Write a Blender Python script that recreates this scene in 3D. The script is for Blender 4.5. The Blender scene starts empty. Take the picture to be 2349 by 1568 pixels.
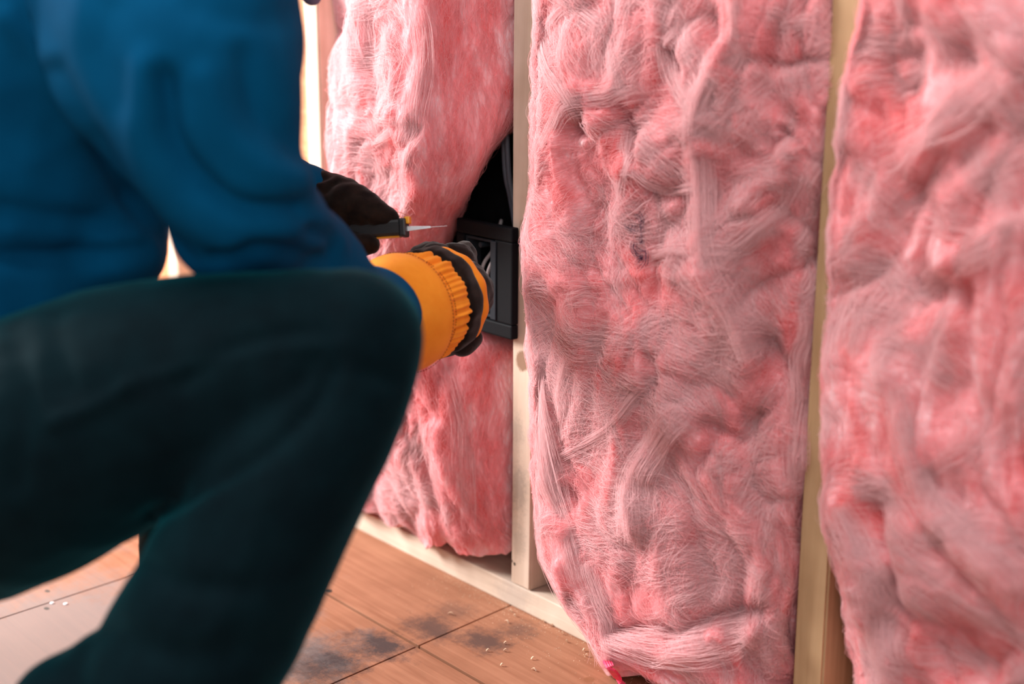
import bpy, bmesh, math, random
import numpy as np
from mathutils import Vector, Matrix
from mathutils.bvhtree import BVHTree
rng = np.random.default_rng(7); random.seed(7)
scene = bpy.context.scene
COL = scene.collection

# ---------------------------------------------------------------- camera
YAW, PITCH, ROLL = math.radians(40.42), math.radians(13.71), math.radians(0.345)
CAM = np.array([1.1594, -0.98666, 0.68339]); FPX = 3262.0; PW, PH = 2349.0, 1568.0
_fh = np.array([-math.cos(YAW), math.sin(YAW), 0.0]); _up = np.array([0, 0, 1.0])
FW = _fh*math.cos(PITCH) - _up*math.sin(PITCH)
_R = np.cross(FW, _up); _R /= np.linalg.norm(_R); _U = np.cross(_R, FW)
RT = _R*math.cos(ROLL) + _U*math.sin(ROLL); UP = _U*math.cos(ROLL) - _R*math.sin(ROLL)
cd = bpy.data.cameras.new('camera'); cam = bpy.data.objects.new('camera', cd); COL.objects.link(cam)
cd.sensor_width = 36.0; cd.lens = 36.0*FPX/PW; cd.clip_start = 0.05
cd.dof.use_dof = True; cd.dof.focus_distance = 1.45; cd.dof.aperture_fstop = 2.8
cam.matrix_world = Matrix(((RT[0], UP[0], -FW[0], CAM[0]), (RT[1], UP[1], -FW[1], CAM[1]), (RT[2], UP[2], -FW[2], CAM[2]), (0, 0, 0, 1)))
scene.camera = cam

# ---------------------------------------------------------------- light
scene.view_settings.view_transform = 'Standard'; scene.view_settings.look = 'None'
scene.view_settings.gamma = 1; scene.view_settings.use_curve_mapping = False
scene.view_settings.exposure = 0.22
scene.cycles.max_bounces = 4; scene.cycles.diffuse_bounces = 4; scene.cycles.glossy_bounces = 2; scene.cycles.transmission_bounces = 3
scene.cycles.adaptive_threshold = 0.05
world = bpy.data.worlds.new('world'); scene.world = world; world.use_nodes = True
world.node_tree.nodes['Background'].inputs[0].default_value = (0.92, 0.95, 1.0, 1)
world.node_tree.nodes['Background'].inputs[1].default_value = 0.33
def area_light(name, loc, target, size, size_y, power, color):
    l = bpy.data.lights.new(name, 'AREA'); l.shape = 'RECTANGLE'; l.size = size; l.size_y = size_y
    l.energy = power; l.color = color
    o = bpy.data.objects.new(name, l); COL.objects.link(o); o.location = loc
    o.rotation_euler = (Vector(target)-Vector(loc)).to_track_quat('-Z', 'Y').to_euler(); return o
area_light('window_daylight', (-1.66, -1.05, 1.25), (0.0, -0.1, 0.5), 0.95, 0.95, 128, (1.0, 0.95, 0.93))
area_light('overhead_fill', (0.10, -1.15, 2.35), (0.15, 0, 0.4), 1.2, 0.8, 32, (1.0, 0.95, 0.93))  # added fill from above to brighten the middle bay, no roof opening there
area_light('right_side_fill', (2.3, -2.0, 1.5), (0.2, 0, 0.4), 1.2, 1.4, 20, (1.0, 0.93, 0.90))  # added fill from the camera's right to lift the wool, no door there

# ---------------------------------------------------------------- helpers
def P(px, py, D):
    return CAM + D*(FW + RT*(px-PW/2)/FPX - UP*(py-PH/2)/FPX)
def ray(px, py): return FW + RT*(px-PW/2)/FPX - UP*(py-PH/2)/FPX
def on_y(px, py, y): v = ray(px, py); return CAM + v*((y-CAM[1])/v[1])
def on_z(px, py, z): v = ray(px, py); return CAM + v*((z-CAM[2])/v[2])
def project(pts):
    d = np.asarray(pts)-CAM; z = d@FW
    return np.stack([PW/2+FPX*(d@RT)/z, PH/2-FPX*(d@UP)/z], -1), z
def link(o, parent=None):
    COL.objects.link(o)
    if parent is not None: o.parent = parent
    return o
def tag(o, label=None, cat=None, group=None, kind=None):
    for k, v in (('label', label), ('category', cat), ('group', group), ('kind', kind)):
        if v: o[k] = v
    return o
def mesh_obj(name, verts, faces, mat=None, parent=None, smooth=True):
    me = bpy.data.meshes.new(name)
    verts = np.asarray(verts, dtype=np.float32)
    if isinstance(faces, np.ndarray):
        n = len(faces); k = faces.shape[1]
        me.vertices.add(len(verts)); me.vertices.foreach_set('co', verts.ravel())
        me.loops.add(n*k); me.loops.foreach_set('vertex_index', faces.astype(np.int32).ravel())
        me.polygons.add(n); me.polygons.foreach_set('loop_start', np.arange(0, n*k, k, dtype=np.int32))
        me.update(calc_edges=True); me.validate()
    else:
        me.from_pydata([tuple(map(float, v)) for v in verts], [], faces)
    if smooth: me.shade_smooth()
    if mat: me.materials.append(mat)
    return link(bpy.data.objects.new(name, me), parent)
def bm_obj(name, bm, mat=None, parent=None, smooth=False, bevel=0.0):
    if bevel:
        bmesh.ops.bevel(bm, geom=bm.edges[:], offset=bevel, segments=2, affect='EDGES', profile=0.6)
    me = bpy.data.meshes.new(name); bmesh.ops.recalc_face_normals(bm, faces=bm.faces[:]); bm.to_mesh(me); bm.free()
    if smooth: me.shade_smooth()
    if mat: me.materials.append(mat)
    return link(bpy.data.objects.new(name, me), parent)
def box_bm(x0, x1, y0, y1, z0, z1, bm=None):
    bm = bm or bmesh.new()
    r = bmesh.ops.create_cube(bm, size=1.0)
    for v in r['verts']:
        v.co = Vector(((x0+x1)/2+v.co.x*(x1-x0), (y0+y1)/2+v.co.y*(y1-y0), (z0+z1)/2+v.co.z*(z1-z0)))
    return bm
def frames(path):
    path = np.asarray(path, float); t = np.gradient(path, axis=0); t /= np.linalg.norm(t, axis=1)[:, None]
    n = np.cross(t[0], [0.1, 0.2, 0.97]); n /= np.linalg.norm(n); N = [n]
    for i in range(1, len(path)):
        n = n - t[i]*(n@t[i]); n /= np.linalg.norm(n); N.append(n)
    N = np.array(N); return t, N, np.cross(t, N)
def tube(path, radii, seg=12, cap=True, prof=None):
    path = np.asarray(path, float); n = len(path); radii = np.broadcast_to(radii, (n,))
    t, N, B = frames(path); a = np.linspace(0, 2*np.pi, seg, endpoint=False)
    V = []
    for i in range(n):
        k = 1.0 if prof is None else prof(a, i/(n-1))
        V.append(path[i] + (np.outer(np.cos(a)*k, N[i]) + np.outer(np.sin(a)*k, B[i]))*radii[i])
    V = np.concatenate(V); F = []
    for i in range(n-1):
        for j in range(seg):
            F.append((i*seg+j, i*seg+(j+1) % seg, (i+1)*seg+(j+1) % seg, (i+1)*seg+j))
    if cap:
        F.append(tuple(range(seg-1, -1, -1))); F.append(tuple((n-1)*seg+j for j in range(seg)))
    return V, F
def join_vf(parts):
    V, F, o = [], [], 0
    for v, f in parts:
        V.append(np.asarray(v)); F += [tuple(i+o for i in q) for q in f]; o += len(v)
    return np.concatenate(V), F
def spline(pts, n):
    pts = np.asarray(pts, float); m = len(pts)
    t = np.linspace(0, m-1, n); i = np.clip(t.astype(int), 0, m-2); f = (t-i)[:, None]
    p0 = pts[np.clip(i-1, 0, m-1)]; p1 = pts[i]; p2 = pts[i+1]; p3 = pts[np.clip(i+2, 0, m-1)]
    return 0.5*((2*p1)+(-p0+p2)*f+(2*p0-5*p1+4*p2-p3)*f**2+(-p0+3*p1-3*p2+p3)*f**3)
_perm = rng.permutation(512); _ga = rng.uniform(0, 2*np.pi, 512)
def perlin(x, y, seed=0):
    xi = np.floor(x).astype(int); yi = np.floor(y).astype(int); xf = x-xi; yf = y-yi
    def g(ix, iy, dx, dy):
        h = _ga[_perm[(_perm[(ix+seed*17) & 511]+iy) & 511]]; return np.cos(h)*dx+np.sin(h)*dy
    u = xf**3*(xf*(xf*6-15)+10); v = yf**3*(yf*(yf*6-15)+10)
    a = g(xi, yi, xf, yf)*(1-u)+g(xi+1, yi, xf-1, yf)*u
    b = g(xi, yi+1, xf, yf-1)*(1-u)+g(xi+1, yi+1, xf-1, yf-1)*u
    return (a*(1-v)+b*v)*1.5
def ridged(x, y, seed=0): return 1-2*np.abs(perlin(x, y, seed))
def dist_poly(pt, poly):
    poly = np.asarray(poly, float); best = np.full(len(pt), 1e9)
    for a, b in zip(poly[:-1], poly[1:]):
        d = b-a; t = np.clip(((pt-a)@d)/(d@d), 0, 1); best = np.minimum(best, np.linalg.norm(pt-(a+t[:, None]*d), axis=1))
    return best

# ---------------------------------------------------------------- materials
def mat_new(name, rough=0.8):
    m = bpy.data.materials.new(name); m.use_nodes = True; nt = m.node_tree; b = nt.nodes['Principled BSDF']
    b.inputs['Roughness'].default_value = rough; return m, nt, b
def N(nt, kind, **kw):
    n = nt.nodes.new(kind)
    for k, v in kw.items():
        if k in n.inputs: n.inputs[k].default_value = v
        else: setattr(n, k, v)
    return n
def coords(nt, scale=(1, 1, 1), rot=(0, 0, 0)):
    g = N(nt, 'ShaderNodeNewGeometry'); mp = N(nt, 'ShaderNodeMapping'); mp.inputs['Scale'].default_value = scale; mp.inputs['Rotation'].default_value = rot
    nt.links.new(g.outputs['Position'], mp.inputs['Vector']); return mp.outputs[0]
def ramp(nt, fac, stops):
    r = N(nt, 'ShaderNodeValToRGB'); e = r.color_ramp.elements
    while len(e) < len(stops): e.new(0.5)
    for k, (p, c) in enumerate(stops): e[k].position = p; e[k].color = (*c, 1)
    nt.links.new(fac, r.inputs[0]); return r.outputs[0]
def bump(nt, b, h, strength, dist):
    n = N(nt, 'ShaderNodeBump', Strength=strength, Distance=dist); nt.links.new(h, n.inputs['Height']); nt.links.new(n.outputs[0], b.inputs['Normal'])
def noise_mat(name, c0, c1, scale=(20, 20, 20), rough=0.85, bump_s=0.0, bump_d=0.001, detail=5, rot=(0, 0, 0), sheen=0.0, p=(0.35, 0.65), fine=None, sheen_tint=(1, 1, 1, 1)):
    m, nt, b = mat_new(name, rough)
    t = N(nt, 'ShaderNodeTexNoise', Scale=1.0, Detail=detail, Roughness=0.6); nt.links.new(coords(nt, scale, rot), t.inputs['Vector'])
    nt.links.new(ramp(nt, t.outputs['Fac'], [(p[0], c0), (p[1], c1)]), b.inputs['Base Color'])
    if bump_s:
        h = t.outputs['Fac']
        if fine:
            t2 = N(nt, 'ShaderNodeTexNoise', Scale=fine, Detail=2.0); nt.links.new(coords(nt), t2.inputs['Vector']); h = t2.outputs['Fac']
        bump(nt, b, h, bump_s, bump_d)
    if sheen: b.inputs['Sheen Tint'].default_value = sheen_tint; b.inputs['Sheen Weight'].default_value = sheen; b.inputs['Sheen Roughness'].default_value = 0.4
    b.inputs['Specular IOR Level'].default_value = 0.06
    return m
def plain(name, c, rough=0.5, metal=0.0, spec=0.5):
    m, nt, b = mat_new(name, rough); b.inputs['Metallic'].default_value = metal; b.inputs['Specular IOR Level'].default_value = spec
    t = N(nt, 'ShaderNodeTexNoise', Scale=90.0, Detail=3.0); nt.links.new(coords(nt), t.inputs['Vector'])
    nt.links.new(ramp(nt, t.outputs['Fac'], [(0.3, tuple(x*0.88 for x in c)), (0.7, tuple(min(1, x*1.1) for x in c))]), b.inputs['Base Color'])
    return m
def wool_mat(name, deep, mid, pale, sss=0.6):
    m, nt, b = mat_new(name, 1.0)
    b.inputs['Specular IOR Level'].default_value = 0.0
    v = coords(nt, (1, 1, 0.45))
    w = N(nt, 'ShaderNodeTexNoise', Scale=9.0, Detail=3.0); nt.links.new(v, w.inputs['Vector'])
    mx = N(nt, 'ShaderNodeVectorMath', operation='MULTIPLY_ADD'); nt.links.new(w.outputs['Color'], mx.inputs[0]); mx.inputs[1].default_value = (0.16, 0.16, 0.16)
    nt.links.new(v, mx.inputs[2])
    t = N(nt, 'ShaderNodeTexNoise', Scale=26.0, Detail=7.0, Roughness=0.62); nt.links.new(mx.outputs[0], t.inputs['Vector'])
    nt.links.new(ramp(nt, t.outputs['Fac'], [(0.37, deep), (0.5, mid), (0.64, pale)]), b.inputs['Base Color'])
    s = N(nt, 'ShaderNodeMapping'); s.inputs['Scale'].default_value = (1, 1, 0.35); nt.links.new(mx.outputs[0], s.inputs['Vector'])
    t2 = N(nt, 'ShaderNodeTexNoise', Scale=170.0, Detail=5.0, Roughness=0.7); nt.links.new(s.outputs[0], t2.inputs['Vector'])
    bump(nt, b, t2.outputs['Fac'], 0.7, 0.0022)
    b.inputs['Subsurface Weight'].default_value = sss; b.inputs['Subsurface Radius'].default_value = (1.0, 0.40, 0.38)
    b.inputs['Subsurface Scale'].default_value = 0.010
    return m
def fibre_mat(name, c):
    m, nt, b = mat_new(name, 0.7); b.inputs['Base Color'].default_value = (*c, 1); b.inputs['Specular IOR Level'].default_value = 0.1
    tr = N(nt, 'ShaderNodeBsdfTranslucent'); tr.inputs['Color'].default_value = (*c, 1)
    mix = N(nt, 'ShaderNodeMixShader'); mix.inputs[0].default_value = 0.45
    out = nt.nodes['Material Output']; nt.links.new(b.outputs[0], mix.inputs[1]); nt.links.new(tr.outputs[0], mix.inputs[2]); nt.links.new(mix.outputs[0], out.inputs['Surface'])
    return m
M = {}
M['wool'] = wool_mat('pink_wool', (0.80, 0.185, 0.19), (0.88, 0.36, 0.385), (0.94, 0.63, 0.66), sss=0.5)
M['fibre'] = fibre_mat('pink_fibre', (0.93, 0.47, 0.49)); M['wisp'] = fibre_mat('pale_pink_fibre', (0.96, 0.65, 0.665)); M['smudge'] = fibre_mat('dark_violet_fibre', (0.10, 0.05, 0.10))
def wood_mat(name, c0, c1, grain_axis='z', knots=(), stains=()):
    m, nt, b = mat_new(name, 0.75); b.inputs['Specular IOR Level'].default_value = 0.25
    sc = {'z': (60, 60, 3.0), 'x': (5.0, 110, 110), 'y': (60, 3, 60)}[grain_axis]
    t = N(nt, 'ShaderNodeTexNoise', Scale=1.0, Detail=7.0, Roughness=0.6, Distortion=0.6); nt.links.new(coords(nt, sc), t.inputs['Vector'])
    col = ramp(nt, t.outputs['Fac'], [(0.3, c0), (0.72, c1)])
    t3 = N(nt, 'ShaderNodeTexNoise', Scale=11.0, Detail=3.0); nt.links.new(coords(nt), t3.inputs['Vector'])
    r3 = ramp(nt, t3.outputs['Fac'], [(0.3, (0.8, 0.76, 0.72)), (0.6, (1, 1, 1))])
    mm = N(nt, 'ShaderNodeMix', data_type='RGBA', blend_type='MULTIPLY'); mm.inputs[0].default_value = 1.0
    nt.links.new(col, mm.inputs[6]); nt.links.new(r3, mm.inputs[7]); col = mm.outputs[2]
    for (p, r, c, amt, soft, sq) in list(knots)+list(stains):
        g = N(nt, 'ShaderNodeNewGeometry'); sub = N(nt, 'ShaderNodeVectorMath', operation='SUBTRACT'); sub.inputs[1].default_value = p
        nt.links.new(g.outputs['Position'], sub.inputs[0])
        scl = N(nt, 'ShaderNodeVectorMath', operation='MULTIPLY'); scl.inputs[1].default_value = sq; nt.links.new(sub.outputs[0], scl.inputs[0])
        ln = N(nt, 'ShaderNodeVectorMath', operation='LENGTH'); nt.links.new(scl.outputs[0], ln.inputs[0])
        nn = N(nt, 'ShaderNodeTexNoise', Scale=(1.2/r if soft < .5 else 1.6/r), Detail=10.0, Roughness=0.8); nt.links.new(g.outputs['Position'], nn.inputs['Vector'])
        ad = N(nt, 'ShaderNodeMath', operation='MULTIPLY_ADD'); nt.links.new(nn.outputs['Fac'], ad.inputs[0]); ad.inputs[1].default_value = r*soft*4.4; ad.inputs[2].default_value = -r*soft*2.2
        su = N(nt, 'ShaderNodeMath', operation='ADD'); nt.links.new(ln.outputs['Value'], su.inputs[0]); nt.links.new(ad.outputs[0], su.inputs[1])
        mr = N(nt, 'ShaderNodeMapRange'); mr.inputs['From Min'].default_value = r*(1-soft*0.7); mr.inputs['From Max'].default_value = r*(1+soft*0.5)
        mr.inputs['To Min'].default_value = amt; mr.inputs['To Max'].default_value = 0; nt.links.new(su.outputs[0], mr.inputs['Value'])
        mx = N(nt, 'ShaderNodeMix', data_type='RGBA'); nt.links.new(mr.outputs[0], mx.inputs[0]); nt.links.new(col, mx.inputs[6]); mx.inputs[7].default_value = (*c, 1)
        col = mx.outputs[2]
    nt.links.new(col, b.inputs['Base Color']); bump(nt, b, t.outputs['Fac'], 0.35, 0.0006)
    return m
def k3(v): return tuple(float(x) for x in v)
kn = on_y(1197, 828, 0.0); kn2 = on_y(1208, 530, 0.0)
M['stud'] = wood_mat('pine_stud', (0.56, 0.43, 0.33), (0.72, 0.58, 0.47), 'z',
    knots=[(k3(kn), 0.010, (0.20, 0.10, 0.05), 0.85, 0.25, (1, 1, 0.85)), (k3(kn2), 0.012, (0.36, 0.22, 0.13), 0.7, 0.25, (1, 1, 0.8)),
           (k3(on_y(1190, 1120, 0)), 0.013, (0.22, 0.19, 0.16), 0.5, 0.8, (1, 1, .5)), (k3(on_y(1185, 990, 0)), 0.011, (0.25, 0.2, 0.16), 0.4, 0.8, (1, 1, .6)),
           (k3(on_y(1188, 1240, 0)), 0.012, (0.25, 0.2, 0.16), 0.4, 0.8, (1, 1, .6)),
           (k3(on_y(1180, 1293, 0)), 0.0022, (0.04, 0.03, 0.02), 0.9, 0.2, (1, 1, 1)), (k3(on_y(1174, 1286, 0)), 0.0017, (0.04, 0.03, 0.02), 0.9, 0.2, (1, 1, 1))])
M['stud_yellow'] = wood_mat('yellow_pine_stud', (0.38, 0.24, 0.12), (0.54, 0.37, 0.21), 'z')
M['plate'] = wood_mat('pine_plate', (0.62, 0.50, 0.40), (0.80, 0.68, 0.56), 'x', stains=[(k3(on_y(1180, 1375, 0)), 0.03, (0.3, 0.27, 0.25), 0.35, 0.9, (1, 1, 1))])
def fz(x, y): return k3(on_z(x, y, 0.0))
BLK = (0.035, 0.028, 0.03)
M['floor'] = wood_mat('plywood_floor', (0.26, 0.108, 0.057), (0.38, 0.178, 0.103), 'x', stains=[
    (fz(990, 1440), 0.034, BLK, 0.72, 0.85, (1, 1.5, 1)), (fz(1110, 1470), 0.028, BLK, 0.75, 0.9, (1, 1.2, 1)), (fz(1190, 1445), 0.020, BLK, 0.5, 0.95, (1, 1, 1)),
    (fz(870, 1480), 0.036, BLK, 0.92, 0.85, (1, 1.4, 1)), (fz(760, 1510), 0.042, BLK, 0.92, 0.9, (1, 1.6, 1)), (fz(700, 1530), 0.05, BLK, 0.85, 0.95, (1, 1.5, 1)), (fz(1040, 1400), 0.022, BLK, 0.4, 0.95, (1, 1, 1)),
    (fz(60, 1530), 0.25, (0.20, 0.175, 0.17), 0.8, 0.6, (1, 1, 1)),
    (fz(1352, 1558), 0.006, (0.22, 0.09, 0.04), 0.8, 0.3, (1, 1, 1)),
    (fz(109, 1355), 0.0045, (0.05, 0.05, 0.045), 0.9, 0.2, (1, 1.6, 1)), (fz(107, 1395), 0.0045, (0.05, 0.05, 0.045), 0.9, 0.2, (1, 1.6, 1)),
    (fz(753, 1354), 0.006, (0.01, 0.01, 0.01), 0.95, 0.3, (1, 1.4, 1))])
M['under'] = noise_mat('black_subfloor', (0.01, 0.008, 0.007), (0.02, 0.015, 0.012))
M['bay_shade'] = noise_mat('painted_bay_shade', (0.004, 0.004, 0.005), (0.010, 0.010, 0.011), rough=1.0)  # near-black wall backing, paints in the shade of the unlit bay cavities
M['osb'] = wood_mat('orange_sheathing', (0.55, 0.22, 0.10), (0.75, 0.38, 0.20), 'x')
M['sweater'] = noise_mat('blue_fleece', (0.0, 0.064, 0.155), (0.0, 0.078, 0.186), (14, 14, 14), 0.9, 0.2, 0.0008, sheen=0.0, fine=900.0)
M['denim'] = noise_mat('dark_denim', (0.0010, 0.006, 0.009), (0.0015, 0.010, 0.014), (22, 22, 22), 0.8, 0.25, 0.0006, sheen=0.22, sheen_tint=(0.02, 0.55, 0.70, 1), fine=1300.0)
M['black_glove'] = noise_mat('black_suede', (0.006, 0.005, 0.005), (0.020, 0.013, 0.010), (60, 60, 60), 0.95, 0.5, 0.0008, sheen=0.22, fine=1500.0)
M['orange'] = noise_mat('orange_fabric', (0.84, 0.29, 0.02), (0.93, 0.37, 0.035), (30, 30, 30), 0.85, 0.3, 0.0004, fine=2200.0, sheen=0.1)
M['thread'] = plain('dark_orange_thread', (0.30, 0.07, 0.01), 0.9)
M['box'] = plain('dark_blue_plastic', (0.0016, 0.0025, 0.004), 0.7, spec=0.12)
M['boxin'] = plain('grey_plastic', (0.016, 0.020, 0.026), 0.7, spec=0.15)
M['cable'] = plain('grey_cable', (0.5, 0.46, 0.47), 0.45)
M['cabledk'] = plain('slate_cable', (0.10, 0.11, 0.14), 0.5)
M['copper'] = plain('copper', (0.75, 0.28, 0.15), 0.3, 1.0)
M['black'] = plain('black_rubber', (0.008, 0.008, 0.009), 0.45)
M['yellow'] = plain('yellow_plastic', (0.80, 0.36, 0.01), 0.4)
M['steel'] = plain('steel', (0.72, 0.76, 0.80), 0.4, 0.45)
M['skin'] = noise_mat('skin', (0.50, 0.28, 0.20), (0.58, 0.34, 0.25))
M['hair'] = noise_mat('brown_hair', (0.03, 0.02, 0.012), (0.06, 0.04, 0.02))
M['pink'] = plain('hot_pink_strap', (0.85, 0.05, 0.14), 0.5)
M['lilac'] = noise_mat('lilac_grey_cloth', (0.16, 0.15, 0.24), (0.22, 0.2, 0.31), (40, 40, 40))
M['chip'] = noise_mat('pale_wood_chip', (0.6, 0.42, 0.28), (0.8, 0.62, 0.45))
M['wallpaint'] = wood_mat('raw_plywood_wall', (0.5, 0.3, 0.18), (0.62, 0.4, 0.25), 'z')

# ---------------------------------------------------------------- floor
floor = bm_obj('floor', box_bm(-1.8, 1.9, -2.2, 0.12, -0.06, -0.0165), M['under'])
tag(floor, 'plywood subfloor of a room under construction, boards with open seams and black smudges', kind='structure')
def skew(x0, y): return x0 - 0.115*y
xs = [-1.75, -1.17, -0.78, -0.39, 0.0015, 0.395, 0.79, 1.18, 1.6]
ys = [(0.11, -0.145), (-0.147, -0.92), (-0.922, -2.1)]
g = 0.0011
for i in range(len(xs)-1):
    for (ya, yb) in ys:
        a, b = xs[i], xs[i+1]
        c = [(skew(a, ya)+g, ya-g), (skew(b, ya)-g, ya-g), (skew(b, yb)-g, yb+g), (skew(a, yb)+g, yb+g)]
        bm = bmesh.new()
        lo = [bm.verts.new((x, y, -0.016)) for x, y in c]; hi = [bm.verts.new((x, y, 0.0)) for x, y in c]
        bm.faces.new(hi); bm.faces.new(lo[::-1])
        for k in range(4): bm.faces.new((lo[k], lo[(k+1) % 4], hi[(k+1) % 4], hi[k]))
        bm_obj('plywood_panel', bm, M['floor'], floor, bevel=0.0006)

# ---------------------------------------------------------------- stud wall
SW = 0.034; SD = 0.089; PT = 0.028
wall = bm_obj('wall_back', box_bm(-1.748, 1.6, SD, SD+0.012, -0.016, 2.4), M['bay_shade'])
tag(wall, 'open timber stud wall with bays filled by pink insulation', kind='structure')
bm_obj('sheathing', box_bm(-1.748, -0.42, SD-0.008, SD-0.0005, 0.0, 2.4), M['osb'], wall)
def stud(x, mat, label=None, w=SW):
    bm = box_bm(x, x+w, 0.0, SD-0.001, PT, 2.36)
    bmesh.ops.bevel(bm, geom=bm.edges[:], offset=0.0022, segments=2, affect='EDGES')
    bmesh.ops.subdivide_edges(bm, edges=[e for e in bm.edges if abs(e.verts[0].co.z-e.verts[1].co.z) > 1], cuts=40)
    for v in bm.verts: v.co.x += 0.0012*math.sin(v.co.z*9+x*7)*0.6; v.co.y += 0.001*math.sin(v.co.z*7+x*3)*0.6 if v.co.y < 0.02 else 0
    o = bm_obj('stud', bm, mat, wall)
    if label: o['label'] = label
    return o
for x in (-1.624, -1.218): stud(x, M['stud'])
stud(-0.812, M['stud']); stud(-0.409, M['stud']); stud(0.0, M['stud'], 'pale pine stud with knots beside the electrical box')
stud(0.406, M['stud_yellow'], 'yellowish pine stud between the two wide bays'); stud(0.812, M['stud']); stud(1.218, M['stud'])
bm = box_bm(-1.748, 1.6, 0.0, SD-0.001, 0.0, PT)
bm_obj('bottom_plate', bm, M['plate'], wall, bevel=0.0015)
bm_obj('top_plate', box_bm(-1.748, 1.6, 0.0, SD-0.001, 2.36, 2.4), M['stud'], wall, bevel=0.0015)
# left wall with a window opening
bm = bmesh.new()
box_bm(-1.77, -1.75, -2.1, -1.65, 0, 2.4, bm); box_bm(-1.77, -1.75, -0.45, -0.004, 0, 2.4, bm)
box_bm(-1.77, -1.75, -1.65, -0.45, 0, 0.68, bm); box_bm(-1.77, -1.75, -1.65, -0.45, 1.85, 2.4, bm)
wl = bm_obj('wall_left', bm, M['wallpaint']); tag(wl, 'raw plywood end wall with a window opening', kind='structure')
win = bmesh.new()
for (a, b, c, d) in ((-1.65, -1.60, 0.68, 1.85), (-0.50, -0.45, 0.68, 1.85), (-1.60, -0.50, 0.68, 0.73), (-1.60, -0.50, 1.80, 1.85)):
    box_bm(-1.79, -1.73, a, b, c, d, win)
tag(bm_obj('window_1', win, M['stud']), 'timber framed window opening in the end wall', kind='structure')

# ---------------------------------------------------------------- insulation batts
def hair_object(name, pts, radii, mat, parent):
    n, k, _ = pts.shape
    hc = bpy.data.hair_curves.new(name); hc.add_curves([k]*n)
    hc.points.foreach_set('position', pts.astype(np.float32).ravel()) if hasattr(hc.points[0], 'position') else None
    hc.attributes['position'].data.foreach_set('vector', pts.astype(np.float32).ravel())
    ra = hc.attributes.get('radius') or hc.attributes.new('radius', 'FLOAT', 'POINT')
    ra.data.foreach_set('value', np.ascontiguousarray(np.broadcast_to(radii, (n, k))).astype(np.float32).ravel())
    hc.materials.append(mat)
    o = bpy.data.objects.new(name, hc); return link(o, parent)

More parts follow.
